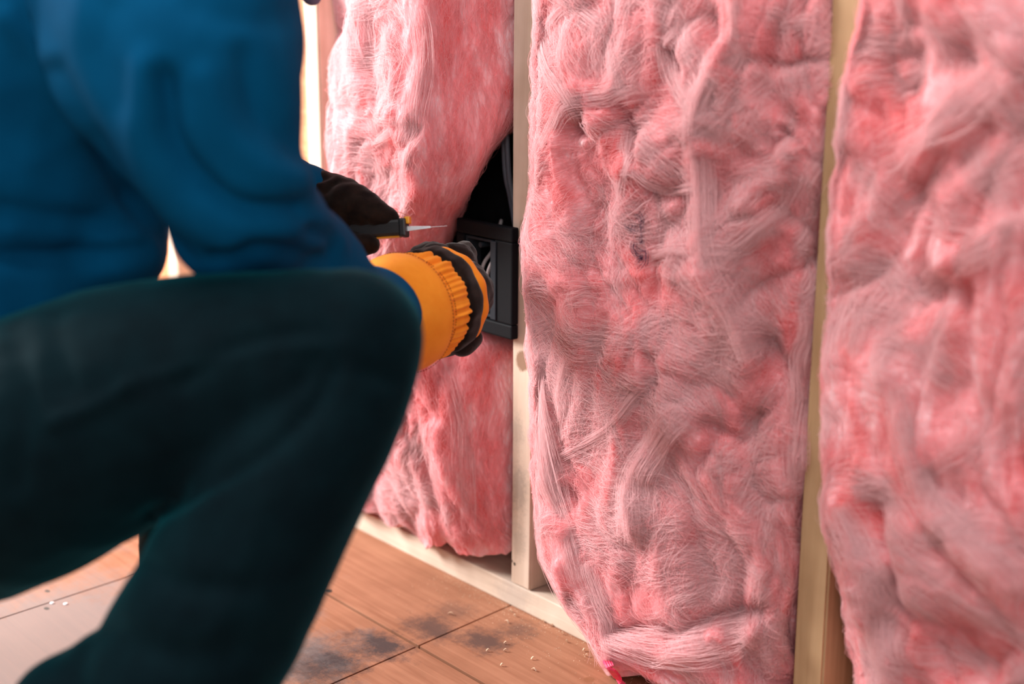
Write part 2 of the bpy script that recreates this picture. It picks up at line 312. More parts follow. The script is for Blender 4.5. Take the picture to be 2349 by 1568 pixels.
def batt(name, label, keys, zs_step=0.0017, ns=260, seed=1, feats=(), amp=1.0, side_u=None, n_fib=30000, n_clump=160, paths=(), zmax=1.05, lim=None, tilt=0.0, dark=None):
    """keys: (z, [(x, y) ...]) cross-sections from back-left over the front to back-right"""
    kz = np.array([k[0] for k in keys]); K = len(keys[0][1])
    kp = np.array([k[1] for k in keys], float)                       # (nk, K, 2)
    zz = np.arange(kz[0], zmax, zs_step); nz = len(zz)
    ctrl = np.empty((nz, K, 2))
    for j in range(K):
        for c in range(2):
            ctrl[:, j, c] = np.interp(zz, kz, kp[:, j, c])
    # smooth the key interpolation along z
    ker = np.hanning(25); ker /= ker.sum()
    for j in range(K):
        for c in range(2):
            e = np.pad(ctrl[:, j, c], 12, mode='edge'); ctrl[:, j, c] = np.convolve(e, ker, 'valid')
    m = K; t = np.linspace(0, m-1, ns); i = np.clip(t.astype(int), 0, m-2); f = (t-i)[None, :, None]
    p0, p1, p2, p3 = ctrl[:, np.clip(i-1, 0, m-1)], ctrl[:, i], ctrl[:, i+1], ctrl[:, np.clip(i+2, 0, m-1)]
    xy = 0.5*((2*p1)+(-p0+p2)*f+(2*p0-5*p1+4*p2-p3)*f**2+(-p0+3*p1-3*p2+p3)*f**3)
    V = np.concatenate([xy, np.broadcast_to(zz[:, None, None], (nz, ns, 1))], -1)
    def normals(V):
        du = np.gradient(V, axis=1); dz = np.gradient(V, axis=0); n = np.cross(du, dz)
        return n/np.maximum(np.linalg.norm(n, axis=-1, keepdims=True), 1e-9)
    Nn = normals(V)
    s = np.concatenate([np.zeros((nz, 1)), np.cumsum(np.linalg.norm(np.diff(V[:, :, :2], axis=1), axis=-1), 1)], 1)
    S = s; Z = V[:, :, 2]
    wx = perlin(S*7, Z*5, seed)*0.05 + perlin(S*19, Z*14, seed+1)*0.016
    wz = perlin(S*6, Z*6, seed+2)*0.07 + perlin(S*17, Z*15, seed+3)*0.02
    A, B = S+wx, Z+wz
    big = perlin(A*9, B*5, seed+4)*0.016 + perlin(A*17, B*8, seed+5)*0.011
    mid = ridged(A*24, B*11, seed+6)*0.0042 - (np.maximum(ridged(A*17, B*9, seed+7), 0)**4)*0.006
    fine = ridged(A*60+2*perlin(S*12, Z*12, seed), B*22, seed+8)*0.0019 + ridged(A*140, B*50, seed+9)*0.0009 + perlin(A*300, B*90, seed+10)*0.0007
    h = (big+mid)*amp + fine
    uu = np.linspace(0, 1, ns)[None, :]
    if side_u is not None:                        # striated cut side of the batt: flatter, with vertical fibre layers
        k = 1/(1+np.exp(-(uu-side_u)*60))
        stri = perlin(S*60+perlin(S*20, Z*9, seed+11)*1.4, Z*9, seed+12)*0.0025 + ridged(S*150+perlin(S*30, Z*20, seed+2)*2, Z*22, seed+13)*0.0011 + perlin(S*16, Z*7, seed+14)*0.005
        h = h*(1-k) + stri*k
    px, _ = project(V.reshape(-1, 3)); hf = h.ravel()
    for (pl, w, d) in feats:
        dd = dist_poly(px + np.stack([perlin(A*30, B*30, 3).ravel()*18, perlin(A*30, B*30, 4).ravel()*18], -1), pl)
        hf = hf + d*np.exp(-(dd/w)**2)
    h = hf.reshape(nz, ns)
    edge = np.clip(np.minimum(uu, 1-uu)/0.06, 0, 1)
    V = V + Nn*(h*edge)[:, :, None]
    if lim is not None:                            # keep the batt off the face of the stud beside it
        q, D = project(V.reshape(-1, 3)); L = np.interp(q[:, 1], lim[0], lim[1]) + perlin(q[:, 1]/60, q[:, 1]*0+.5, seed)*7 + perlin(q[:, 1]/17, q[:, 1]*0+.5, seed+1)*2
        over = L-q[:, 0]; over = np.where(over > -12, (over+12)*0.96, 0)
        V = V.reshape(-1, 3); V[:, 0] += np.where(V[:, 1] < 0.03, over, 0)*D/FPX/0.86; V = V.reshape(nz, ns, 3)
    # ragged lower end
    low = np.clip((Z-kz[0])/0.03, 0, 1)
    V[:, :, 2] += (1-low)*(perlin(S*22, S*0+3.3, seed)*0.018+perlin(S*70, S*0+1.3, seed)*0.006)
    V[:, :, 2] += (1-np.clip((Z-kz[0])/0.09, 0, 1))*tilt*np.clip((uu-0.52)/0.25, 0, 1)
    # cap rows that fold in to the back
    r0 = V[0]; cap = []
    mean = np.array([r0[:, 0].mean(), 0.05, r0[:, 2].mean()+0.02])
    for q in (0.85, 0.5, 0.2, 0.05):
        c = r0*(1-q)+mean*q; c[:, 2] = r0[:, 2]+ (0.02*q - 0.006*math.sin(math.pi*min(1, (1-q)*2)))*0.5; cap.append(c)
    V = np.concatenate([np.array(cap), V], 0)[:]
    nzz = V.shape[0]
    idx = np.arange(nzz*ns).reshape(nzz, ns)
    F = np.stack([idx[:-1, :-1].ravel(), idx[:-1, 1:].ravel(), idx[1:, 1:].ravel(), idx[1:, :-1].ravel()], -1)
    V = V[::1]
    V[:, :, 1] = np.minimum(V[:, :, 1], SD-0.010)
    V[:, :, 2] = np.maximum(V[:, :, 2], 0.002)
    o = mesh_obj(name, V.reshape(-1, 3), F, M['wool']); tag(o, label, 'insulation', 'pink insulation batts in the wall bays')
    # loose fibres lying over the surface
    G = V[4:]; GN = normals(G)
    ker = np.hanning(9); ker /= ker.sum()
    def samp(T, a, b):
        a = np.clip(a, 0, T.shape[0]-1.001); b = np.clip(b, 0, T.shape[1]-1.001); ia = a.astype(int); ib = b.astype(int); fa = (a-ia)[:, None]; fb = (b-ib)[:, None]
        return (T[ia, ib]*(1-fb)+T[ia, ib+1]*fb)*(1-fa)+(T[ia+1, ib]*(1-fb)+T[ia+1, ib+1]*fb)*fa
    smax = float(S[nz//2, -1]); ds = smax/ns
    ztop = min(nz-1, int((0.90-kz[0])/zs_step))
    def grow(a, b, ang, L, k, curl, lift, jitter):
        n = len(a); out = np.empty((n, k, 3)); step = L/(k-1)
        li = lift
        for q in range(k):
            p = samp(G, a, b); nn = samp(GN, a, b); f = q/(k-1)
            arc = li*(0.25+np.sin(np.pi*f))
            out[:, q] = p + nn*(0.0005+arc)[:, None] + rng.normal(0, jitter, (n, 3))
            ang = ang + curl/(k-1)
            a = a + np.cos(ang)*step/zs_step; b = b + np.sin(ang)*step/ds
            okv = (b > 3) & (b < ns-4) & (a > 1) & (a < nz-3)
            b = np.clip(b, 3, ns-4); a = np.clip(a, 1, nz-3)
        return out
    res, rad = [], []
    a = rng.uniform(4, ztop, n_fib); b = rng.uniform(ns*0.05, ns*0.95, n_fib)
    sc = S[0, np.clip(b.astype(int), 0, ns-1)]
    ang = np.pi/2*perlin(sc*9, a*zs_step*7, seed+20)*2.2 + rng.normal(0, 0.24, n_fib)
    if side_u is not None: ang = np.where(b/ns > side_u, rng.normal(0, 0.25, n_fib), ang)
    k = 7
    res.append(grow(a, b, ang, rng.uniform(0.008, 0.045, n_fib), k, rng.normal(0, 0.9, n_fib), np.abs(rng.normal(0, 0.0016, n_fib)), 0.00015))
    for c in range(n_clump):
        m_ = int(rng.integers(45, 150)); a0 = rng.uniform(10, ztop); b0 = rng.uniform(ns*0.08, ns*(0.92 if side_u is None else side_u))
        an = np.pi/2*float(perlin(np.array([b0*ds*7.]), np.array([a0*zs_step*5.]), seed+21)[0])*2.6 + rng.normal(0, 0.3)
        w = rng.uniform(0.002, 0.010); off = rng.normal(0, w, m_)
        aa = a0 - np.sin(an)*off/zs_step + rng.normal(0, 0.006, m_)/zs_step; bb = b0 + np.cos(an)*off/ds
        L = rng.uniform(0.03, 0.10); cu = rng.normal(0, 1.3)
        res.append(grow(aa, bb, an+rng.normal(0, 0.08, m_), L*rng.uniform(0.6, 1.1, m_), k, cu+rng.normal(0, 0.25, m_), np.abs(rng.normal(0.0008, 0.0014, m_)), 0.00012))
    nf0 = n_fib; res = np.concatenate(res); pr = np.array([0.55, 0.9, 1, 1, 0.95, 0.8, 0.35])[None, :]
    R = rng.uniform(0.00007, 0.00017, len(res))[:, None]*pr
    # wisps along given pixel paths, found on the surface
    if paths:
        px3, _ = project(G.reshape(-1, 3)); step = 3
        sub = G[::step, ::step]; pxs, _ = project(sub.reshape(-1, 3)); sn = GN[::step, ::step].reshape(-1, 3); sp = sub.reshape(-1, 3)
        front = ((sp-CAM)*sn).sum(1) < 0
        pxs = np.where(front[:, None], pxs, 1e6)
        ex, er = [], []
        for (pl, w, cnt) in paths:
            cp = spline(pl, 7); cen = []; nrm = []
            for q in cp:
                jj = int(np.argmin(((pxs-q)**2).sum(1))); cen.append(sp[jj]); nrm.append(sn[jj])
            cen = spline(np.array(cen), 7); nrm = np.array(nrm); tg = np.gradient(cen, axis=0); bi = np.cross(tg, nrm); bi /= np.linalg.norm(bi, axis=1)[:, None]
            cnt = int(cnt*0.6); off = rng.normal(0, w*0.75, (cnt, 1, 1)); sw = rng.normal(0, w*0.5, (cnt, 7, 1)).cumsum(1)*0.55
            lf = np.abs(rng.normal(0.002, 0.002, (cnt, 1, 1)))
            st = rng.uniform(-0.12, 0.12, (cnt, 1, 1))
            ex.append(cen[None]+bi[None]*(off+sw)+nrm[None]*lf+tg[None]*st+0)
            er.append(rng.uniform(0.00007, 0.00017, cnt)[:, None]*pr)
        res = np.concatenate([res]+ex); R = np.concatenate([R]+er)
    for nm, sl, mt, lb in (('loose_fibre', slice(0, nf0), 'fibre', 'fine pink glass fibres standing off the wool'), ('wisp', slice(nf0, None), 'wisp', 'pale wisps of teased wool')):
        fo = hair_object(nm, res[sl], R[sl], M[mt], o); fo['kind'] = 'stuff'; fo['label'] = lb
    if dark is not None:
        fo = hair_object('smudge', res[-dark:]+GN[10, 10]*0, R[-dark:], M['smudge'], o); fo['kind'] = 'stuff'; fo['label'] = 'dark violet dirt caught in the wool'
    return o
def sec(z, *pts): return (z, list(pts))
BK = 0.074
# far bay batt beside the electrical box
left_keys = [
    sec(0.036, (-.372, BK), (-.372, .02), (-.30, -.004), (-.20, -.010), (-.12, -.016), (-.060, -.016), (-.026, .004), (-.012, .03), (-.012, BK)),
    sec(0.07, (-.372, BK), (-.372, .01), (-.30, -.014), (-.20, -.024), (-.13, -.030), (-.065, -.034), (-.026, -.012), (-.012, .02), (-.012, BK)),
    sec(0.16, (-.372, BK), (-.372, .00), (-.30, -.030), (-.20, -.044), (-.13, -.050), (-.066, -.052), (-.030, -.022), (-.012, .02), (-.010, BK)),
    sec(0.25, (-.372, BK), (-.372, .00), (-.30, -.036), (-.20, -.050), (-.14, -.056), (-.080, -.056), (-.036, -.022), (-.014, .02), (-.010, BK)),
    sec(0.30, (-.372, BK), (-.372, .00), (-.30, -.036), (-.20, -.050), (-.15, -.056), (-.108, -.056), (-.060, -.022), (-.028, .02), (-.018, BK)),
    sec(0.325, (-.372, BK), (-.372, .00), (-.30, -.036), (-.22, -.046), (-.17, -.050), (-.135, -.046), (-.112, -.02), (-.098, .02), (-.094, BK)),
    sec(0.38, (-.372, BK), (-.372, .00), (-.30, -.036), (-.24, -.046), (-.19, -.050), (-.150, -.044), (-.135, -.02), (-.150, .02), (-.22, BK)),
    sec(0.43, (-.372, BK), (-.372, .032), (-.300, .020), (-.24, -.046), (-.16, -.064), (-.115, -.060), (-.098, -.035), (-.110, .01), (-.20, BK)),
    sec(0.47, (-.372, BK), (-.372, .032), (-.300, .020), (-.25, -.046), (-.14, -.072), (-.075, -.078), (-.058, -.045), (-.070, -.01), (-.17, BK)),
    sec(0.52, (-.372, BK), (-.372, .032), (-.300, .020), (-.262, -.038), (-.14, -.078), (-.062, -.082), (-.038, -.045), (-.024, -.01), (-.12, BK)),
    sec(0.55, (-.372, BK), (-.372, .032), (-.300, .020), (-.262, -.038), (-.14, -.078), (-.062, -.082), (-.036, -.045), (-.016, -.00), (-.05, BK)),
    sec(0.60, (-.372, BK), (-.372, .032), (-.300, .020), (-.262, -.036), (-.15, -.076), (-.064, -.078), (-.038, -.045), (-.018, .00), (-.010, BK)),
    sec(0.80, (-.372, BK), (-.372, .032), (-.300, .020), (-.262, -.034), (-.15, -.066), (-.070, -.074), (-.038, -.042), (-.018, .00), (-.010, BK)),
    sec(1.20, (-.372, BK), (-.372, .032), (-.300, .020), (-.26, -.036), (-.15, -.060), (-.070, -.070), (-.038, -.040), (-.018, .00), (-.010, BK)),
]
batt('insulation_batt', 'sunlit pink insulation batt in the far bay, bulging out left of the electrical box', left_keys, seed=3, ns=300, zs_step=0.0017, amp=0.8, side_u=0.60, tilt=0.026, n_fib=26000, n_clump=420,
     feats=[([(830, 250), (880, 300), (860, 420)], 26, -.006), ([(925, 60), (930, 180), (900, 300)], 30, .004), ([(800, 120), (815, 420)], 26, .004), ([(870, 60), (850, 160), (880, 240)], 20, -.007), ([(940, 300), (900, 380), (890, 460)], 16, -.007),
            ([(1010, 300), (1090, 310)], 10, -0.0), ([(1000, 870), (990, 960)], 22, -.006)],
     paths=[([(795, 130), (800, 260), (830, 330), (900, 300)], 0.004, 160), ([(960, 20), (970, 120), (950, 250), (945, 340)], 0.009, 120), ([(830, 250), (870, 270), (910, 275)], 0.003, 80),
            ([(1040, 860), (1060, 960), (1070, 1060), (1075, 1240)], 0.007, 70)])
# wide bay in the middle of the picture
XA, XB = 0.034, 0.406
mid_keys = [
    sec(0.026, (.23, .05), (.205, -.006), (.205, -.024), (.225, -.036), (.26, -.038), (.31, -.034), (.35, -.034), (.385, -.026), (.396, .01), (.396, BK)),
    sec(0.044, (.18, .05), (.155, -.006), (.160, -.026), (.20, -.044), (.25, -.050), (.30, -.046), (.35, -.038), (.385, -.026), (.398, .01), (.398, BK)),
    sec(0.065, (.12, BK), (.088, .004), (.098, -.016), (.14, -.040), (.20, -.052), (.27, -.050), (.33, -.040), (.378, -.026), (.400, .004), (.400, BK)),
    sec(0.11, (.06, BK), (.052, .020), (.054, -.008), (.10, -.036), (.17, -.050), (.25, -.052), (.32, -.042), (.375, -.022), (.401, .004), (.401, BK)),
    sec(0.20, (.040, BK), (.040, .020), (.040, -.010), (.07, -.034), (.15, -.048), (.24, -.048), (.31, -.040), (.370, -.018), (.401, .004), (.402, BK)),
    sec(0.32, (.040, BK), (.038, .010), (.032, -.012), (.06, -.034), (.14, -.042), (.22, -.044), (.30, -.036), (.365, -.014), (.401, .006), (.402, BK)),
    sec(0.44, (.040, BK), (.034, .000), (.024, -.014), (.05, -.030), (.12, -.042), (.21, -.044), (.30, -.036), (.365, -.014), (.401, .006), (.402, BK)),
    sec(0.56, (.040, BK), (.038, .000), (.032, -.012), (.06, -.032), (.13, -.042), (.22, -.042), (.30, -.034), (.370, -.014), (.402, .006), (.402, BK)),
    sec(0.70, (.040, BK), (.040, .000), (.036, -.010), (.06, -.034), (.13, -.042), (.22, -.042), (.30, -.034), (.370, -.014), (.402, .006), (.402, BK)),
    sec(1.20, (.040, BK), (.040, .000), (.036, -.010), (.06, -.034), (.13, -.042), (.22, -.042), (.30, -.034), (.370, -.014), (.402, .006), (.402, BK)),
]
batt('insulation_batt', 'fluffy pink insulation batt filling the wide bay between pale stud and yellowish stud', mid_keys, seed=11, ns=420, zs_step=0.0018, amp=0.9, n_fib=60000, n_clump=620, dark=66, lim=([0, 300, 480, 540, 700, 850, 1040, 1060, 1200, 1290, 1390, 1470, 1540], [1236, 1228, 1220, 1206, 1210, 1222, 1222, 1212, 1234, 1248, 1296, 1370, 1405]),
     feats=[([(1690, 0), (1680, 120), (1610, 240), (1615, 420), (1625, 600), (1680, 700), (1720, 820)], 26, .012),
            ([(1760, 780), (1790, 850), (1800, 860)], 24, -.018), ([(1640, 960), (1700, 1010), (1730, 960)], 26, -.012), ([(1610, 1060), (1640, 990)], 18, -.010),
            ([(1230, 830), (1250, 950), (1270, 1100), (1300, 1230), (1330, 1330)], 22, .011), ([(1290, 1130), (1310, 1160)], 18, -.012),
            ([(1560, 960), (1500, 1040), (1460, 1120), (1470, 1200)], 26, .008), ([(1500, 830), (1520, 860), (1480, 900)], 20, -.010),
            ([(1400, 240), (1440, 310), (1450, 370)], 16, -.010), ([(1640, 50), (1650, 80)], 22, -.012), ([(1530, 130), (1560, 160)], 14, -.012),
            ([(1510, 440), (1580, 450), (1560, 540)], 26, -.010), ([(1700, 470), (1780, 400), (1830, 330)], 20, .008), ([(1780, 350), (1790, 300)], 16, -.009), ([(1700, 150), (1880, 130)], 14, -.008),
            ([(1420, 1440), (1560, 1450), (1740, 1400)], 22, -.012), ([(1400, 1470), (1560, 1480), (1720, 1450)], 24, .012),
            ([(1340, 1290), (1390, 1450), (1420, 1530)], 26, .010), ([(1600, 1240), (1640, 1330)], 26, -.006), ([(1260, 660), (1450, 630), (1720, 610)], 13, .003),
            ([(1300, 280), (1320, 300)], 20, -.012), ([(1340, 210), (1400, 330), (1420, 400)], 18, .007)],
     paths=[([(1690, 0), (1680, 120), (1610, 240), (1615, 420), (1625, 600), (1680, 700), (1720, 820)], 0.008, 500),
            ([(1430, 390), (1490, 420), (1590, 430), (1640, 420)], 0.0022, 110), 
            ([(1235, 820), (1250, 950), (1270, 1100), (1300, 1230), (1330, 1330)], 0.007, 420), ([(1300, 830), (1290, 900), (1300, 1000)], 0.005, 200),
            ([(1290, 1040), (1350, 1020), (1430, 950), (1500, 860)], 0.0035, 160), ([(1560, 950), (1500, 1040), (1455, 1120), (1470, 1250)], 0.008, 360),
            ([(1240, 60), (1260, 160), (1310, 230), (1330, 300)], 0.006, 200), ([(1270, 50), (1330, 20), (1400, 100), (1420, 220)], 0.005, 200),
            ([(1250, 330), (1300, 240), (1400, 220), (1470, 200)], 0.006, 200), ([(1400, 520), (1430, 430), (1440, 300)], 0.005, 160),
            ([(1400, 1465), (1500, 1485), (1600, 1475), (1720, 1450)], 0.012, 300), ([(1340, 1290), (1390, 1420), (1410, 1520)], 0.008, 300),
            ([(1650, 600), (1800, 470), (1860, 380)], 0.006, 200), ([(1500, 580), (1700, 560), (1850, 470)], 0.005, 160), ([(1760, 30), (1800, 60), (1880, 50)], 0.005, 160),
            ([(1580, 250), (1520, 120), (1560, 20)], 0.006, 200), ([(1850, 700), (1830, 900), (1820, 1100)], 0.006, 200),
           ([(1452, 495), (1456, 520), (1450, 530)], 0.003, 30), ([(1470, 490), (1476, 530), (1468, 560)], 0.003, 40), ([(1455, 560), (1475, 585), (1470, 608)], 0.0035, 40)])
# near bay on the right
XC = 0.44
near_keys = [
    sec(0.020, (.47, .06), (.462, .00), (.475, -.010), (.52, -.024), (.58, -.030), (.65, -.030), (.72, -.026), (.79, -.01), (.806, .02), (.806, BK)),
    sec(0.10, (.446, BK), (.448, .006), (.455, -.006), (.50, -.024), (.56, -.036), (.64, -.036), (.72, -.030), (.79, -.01), (.806, .02), (.806, BK)),
    sec(0.20, (.446, BK), (.444, .004), (.440, -.008), (.48, -.030), (.55, -.042), (.64, -.042), (.72, -.034), (.79, -.01), (.806, .02), (.806, BK)),
    sec(0.28, (.446, BK), (.442, .002), (.424, -.012), (.47, -.034), (.55, -.044), (.64, -.044), (.72, -.036), (.79, -.01), (.806, .02), (.806, BK)),
    sec(0.36, (.446, BK), (.440, .002), (.420, -.012), (.47, -.034), (.55, -.044), (.64, -.044), (.72, -.036), (.79, -.01), (.806, .02), (.806, BK)),
    sec(0.45, (.446, BK), (.442, .002), (.428, -.010), (.47, -.030), (.55, -.042), (.64, -.044), (.72, -.036), (.79, -.01), (.806, .02), (.806, BK)),
    sec(0.60, (.446, BK), (.446, .002), (.438, -.008), (.47, -.028), (.55, -.040), (.64, -.042), (.72, -.036), (.79, -.01), (.806, .02), (.806, BK)),
    sec(1.20, (.446, BK), (.446, .002), (.440, -.008), (.47, -.028), (.55, -.040), (.64, -.042), (.72, -.036), (.79, -.01), (.806, .02), (.806, BK)),
]
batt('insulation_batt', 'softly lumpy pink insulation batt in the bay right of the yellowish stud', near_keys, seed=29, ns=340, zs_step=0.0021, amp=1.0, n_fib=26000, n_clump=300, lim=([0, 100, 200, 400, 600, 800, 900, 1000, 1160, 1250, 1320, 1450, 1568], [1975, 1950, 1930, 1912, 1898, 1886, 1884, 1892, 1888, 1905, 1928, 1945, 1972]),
     feats=[([(2080, 130), (2070, 190)], 34, -.014), ([(2180, 110), (2200, 150)], 34, -.012), ([(1960, 60), (1950, 250), (1990, 320)], 34, .009), ([(2150, 400), (2100, 450)], 40, -.012),
            ([(2349, 130), (2200, 260), (2060, 360)], 44, .007), ([(2250, 280), (2190, 350)], 40, -.016), ([(2349, 520), (2150, 620)], 40, .009), ([(2100, 640), (2200, 690)], 40, -.012),
            ([(1930, 1160), (1990, 1300), (2030, 1430), (2050, 1568)], 40, .014), ([(2010, 1150), (2030, 1250)], 26, -.014), ([(2060, 880), (2110, 1080), (2200, 1200), (2340, 1320)], 36, .012),
            ([(2150, 1100), (2190, 1150)], 36, -.014), ([(2180, 1450), (2240, 1530)], 50, -.016), ([(2060, 1320), (2090, 1390)], 30, -.010), ([(2230, 900), (2349, 1060)], 40, -.008)],
     paths=[([(2349, 130), (2200, 260), (2060, 360), (1990, 420)], 0.014, 140), ([(2060, 880), (2110, 1080), (2200, 1200), (2340, 1320)], 0.009, 300), ([(1930, 1160), (1990, 1300), (2030, 1430), (2050, 1550)], 0.009, 300),
            ([(2349, 520), (2200, 590), (2100, 700)], 0.01, 260)])

# ---------------------------------------------------------------- organic shapes
def chain(pts, radii, n=None, seg=20):
    pts = np.asarray(pts, float); n = n or 10*len(pts)
    path = spline(pts, n); r = spline(np.asarray(radii, float)[:, None], n)[:, 0]
    out = [tube(path, r, seg)]
    for c, q in ((path[0], r[0]), (path[-1], r[-1])): out.append(ball(c, q))
    return out
def ball(c, r, sc=(1, 1, 1)):
    bm = bmesh.new(); bmesh.ops.create_uvsphere(bm, u_segments=18, v_segments=12, radius=float(r))
    v = np.array([list(x.co) for x in bm.verts])*np.array(sc)+np.array(c); f = [tuple(x.index for x in q.verts) for q in bm.faces]; bm.free(); return v, f
def organic(name, parts, voxel, smooth, mat, parent=None, post=None):
    V, F = join_vf(parts); tmp = mesh_obj('tmp', V, F)
    md = tmp.modifiers.new('r', 'REMESH'); md.mode = 'VOXEL'; md.voxel_size = voxel
    sm = tmp.modifiers.new('s', 'SMOOTH'); sm.iterations = smooth; sm.factor = 0.5
    dg = bpy.context.evaluated_depsgraph_get(); me = bpy.data.meshes.new_from_object(tmp.evaluated_get(dg))
    tm = tmp.data; bpy.data.objects.remove(tmp); bpy.data.meshes.remove(tm)
    me.name = name; n = len(me.vertices); co = np.empty(n*3, np.float32); me.vertices.foreach_get('co', co); co = co.reshape(-1, 3).astype(float)
    if post is not None:
        no = np.empty(n*3, np.float32); me.vertices.foreach_get('normal', no); no = no.reshape(-1, 3).astype(float)
        co = post(co, no); me.vertices.foreach_set('co', co.astype(np.float32).ravel()); me.update()
    me.shade_smooth(); me.materials.clear(); me.materials.append(mat)
    return link(bpy.data.objects.new(name, me), parent)
def folds(feats, noise_amp=0.002, fr=14, seed=1, back=True):
    """feats: creases (depth < 0) and ridges (depth > 0) lying on the side turned to the room"""
    def post(co, no):
        px, D = project(co); face = np.clip(-((co-CAM)/np.linalg.norm(co-CAM, axis=1)[:, None]*no).sum(1)*1.6+0.35, 0, 1)
        h = noise_amp*(ridged(co[:, 0]*fr+co[:, 2]*fr*0.6, co[:, 1]*fr-co[:, 2]*fr*0.7, seed)*0.6+perlin(co[:, 0]*fr*2.1+3, co[:, 2]*fr*1.7+co[:, 1]*fr, seed+1))
        for pl, w, d in feats: h = h+d*face*np.exp(-(dist_poly(px, spline(pl, 16) if len(pl) > 2 else pl)/w)**2)
        return co+no*h[:, None]
    return post

# ---------------------------------------------------------------- the worker
hipN, hipF = P(-450, 1010, 1.14), P(-380, 1000, 1.30)
body_parts = []
def ch(pts, r): body_parts.extend(chain([P(*p) for p in pts], r))
ch([(-400, 1010, 1.20), (-60, 700, 1.20), (60, 200, 1.17), (160, -200, 1.15), (230, -420, 1.15)], [.125, .115, .13, .125, .06])   # trunk
ch([(230, -420, 1.15), (330, -620, 1.15)], [.055, .05])                                          # neck
ch([(-440, 1010, 1.14), (0, 1010, 1.05), (300, 920, 1.03), (600, 845, 1.02), (805, 780, 1.01)], [.095, .085, .07, .055, .038])
ch([(805, 780, 1.01), (651, 1114, 1.0), (459, 1471, 1.0), (260, 1900, 1.0), (210, 2030, 1.0)], [.038, .044, .048, .035, .034])
ch([(-380, 1000, 1.30), (100, 950, 1.32), (540, 870, 1.28)], [.09, .075, .045])
ch([(540, 870, 1.28), (470, 1200, 1.29), (430, 1540, 1.29)], [.044, .044, .034])
ch([(330, -200, 1.06), (400, 100, 1.03), (540, 450, 1.03), (650, 530, 1.09), (800, 690, 1.21), (920, 722, 1.335)], [.062, .055, .036, .022, .026, .026])
ch([(260, -230, 1.24), (500, -60, 1.36), (520, 380, 1.42), (640, 470, 1.41), (720, 480, 1.40)], [.06, .05, .042, .036, .03])
hd = P(400, -900, 1.15)
body_parts.append(ball(hd, 0.092, (0.95, 0.95, 1.15)))
nose = hd + RT*0.098 - UP*0.01; body_parts.append(ball(nose, 0.018)); body_parts.append(ball(hd+RT*0.06-UP*0.07, 0.04))
for sgn in (-1, 1): body_parts.append(ball(hd+FW*0.088*sgn, 0.022, (1, 0.6, 1.3)))
body = organic('person', body_parts, 0.008, 6, M['skin'])
tag(body, 'worker in blue sweatshirt and dark jeans squatting by the open wall, cutting insulation', 'person')
# hair, eyes and mouth (above the frame)
organic('hair', [ball(hd+UP*0.02-RT*0.015, 0.098, (1, 1, 1.08))], 0.008, 2, M['hair'], body)
for sgn in (-1, 1): v, f = ball(hd+RT*0.083+FW*0.032*sgn+UP*0.012, 0.012); mesh_obj('eye', v, f, M['black'], body)
# boots
def boot(ankle, name, turn=0.0):
    h = np.array([RT[0], RT[1], 0])*0.9-np.array([FW[0], FW[1], 0])*turn; h /= np.linalg.norm(h); a = np.array([ankle[0], ankle[1], 0])
    up = np.array([0, 0, 1.0])
    parts = chain([a-h*0.05+up*0.045, a+h*0.06+up*0.05, a+h*0.16+up*0.04], [.043, .046, .038]) + chain([a+up*0.05, a+up*0.14], [.05, .052])
    o = organic(name, parts, 0.006, 6, M['black_glove'], body, post=lambda co, no: np.stack([co[:, 0], co[:, 1], np.maximum(co[:, 2], 0.016)], -1))
    sv, sf = [], []
    side = np.cross(up, h); out = []
    for k in range(28):
        t = 2*math.pi*k/28; out.append(a+h*(0.055+0.15*math.cos(t))+side*0.048*math.sin(t)*(1-0.12*math.cos(t)))
    V = [p+up*0.0005 for p in out]+[p+up*0.022 for p in out]
    F = [tuple(range(27, -1, -1)), tuple(range(28, 56))]+[(k, (k+1) % 28, 28+(k+1) % 28, 28+k) for k in range(28)]
    mesh_obj('sole', V, F, M['black'], o, smooth=False)
boot(P(210, 2030, 1.0), 'boot'); boot(P(430, 1540, 1.29), 'boot', 1.6)
# jeans
jp = []
def jc(pts, r): jp.extend(chain([P(*p) for p in pts], r, seg=24))
jc([(-470, 1010, 1.18), (-260, 900, 1.20), (-70, 740, 1.19)], [.15, .15, .135])
jc([(-450, 1010, 1.14), (-200, 1070, 1.08), (0, 1050, 1.05), (300, 925, 1.03), (600, 842, 1.015), (805, 780, 1.0)], [.13, .112, .100, .088, .071, .052])
jc([(805, 780, 1.0), (765, 940, .995), (651, 1114, .99), (553, 1293, .99), (459, 1471, .99), (360, 1640, .99), (240, 1920, 1.0), (215, 2000, 1.0)], [.052, .050, .058, .063, .066, .062, .055, .056])
jc([(280, 1590, 1.0), (200, 1680, 1.0)], [.05, .06])
jc([(-380, 1000, 1.30), (100, 960, 1.32), (540, 880, 1.28)], [.12, .09, .058])
jc([(540, 880, 1.28), (470, 1200, 1.29), (430, 1530, 1.29)], [.056, .056, .05])
organic('jeans', jp, 0.0055, 7, M['denim'], body, post=folds([
    ([(345, 1185), (480, 1110), (620, 1030), (720, 930), (760, 850)], 20, -.006), ([(120, 970), (220, 930), (290, 890)], 16, .004), ([(290, 880), (480, 830), (640, 795), (800, 790)], 14, .0025),
    ([(420, 870), (560, 790), (700, 760)], 22, -.004), ([(840, 850), (900, 870)], 22, -.004), ([(330, 1290), (420, 1340), (560, 1350)], 30, -.004), ([(250, 1450), (400, 1500), (620, 1480)], 40, -.004),
    ([(30, 760), (60, 900), (40, 1100)], 30, -.004), ([(120, 720), (150, 880)], 28, -.004), ([(700, 700), (740, 800), (690, 880)], 24, -.003), ([(600, 1150), (540, 1350), (460, 1500)], 30, .002)], 0.0011, 16, 5))
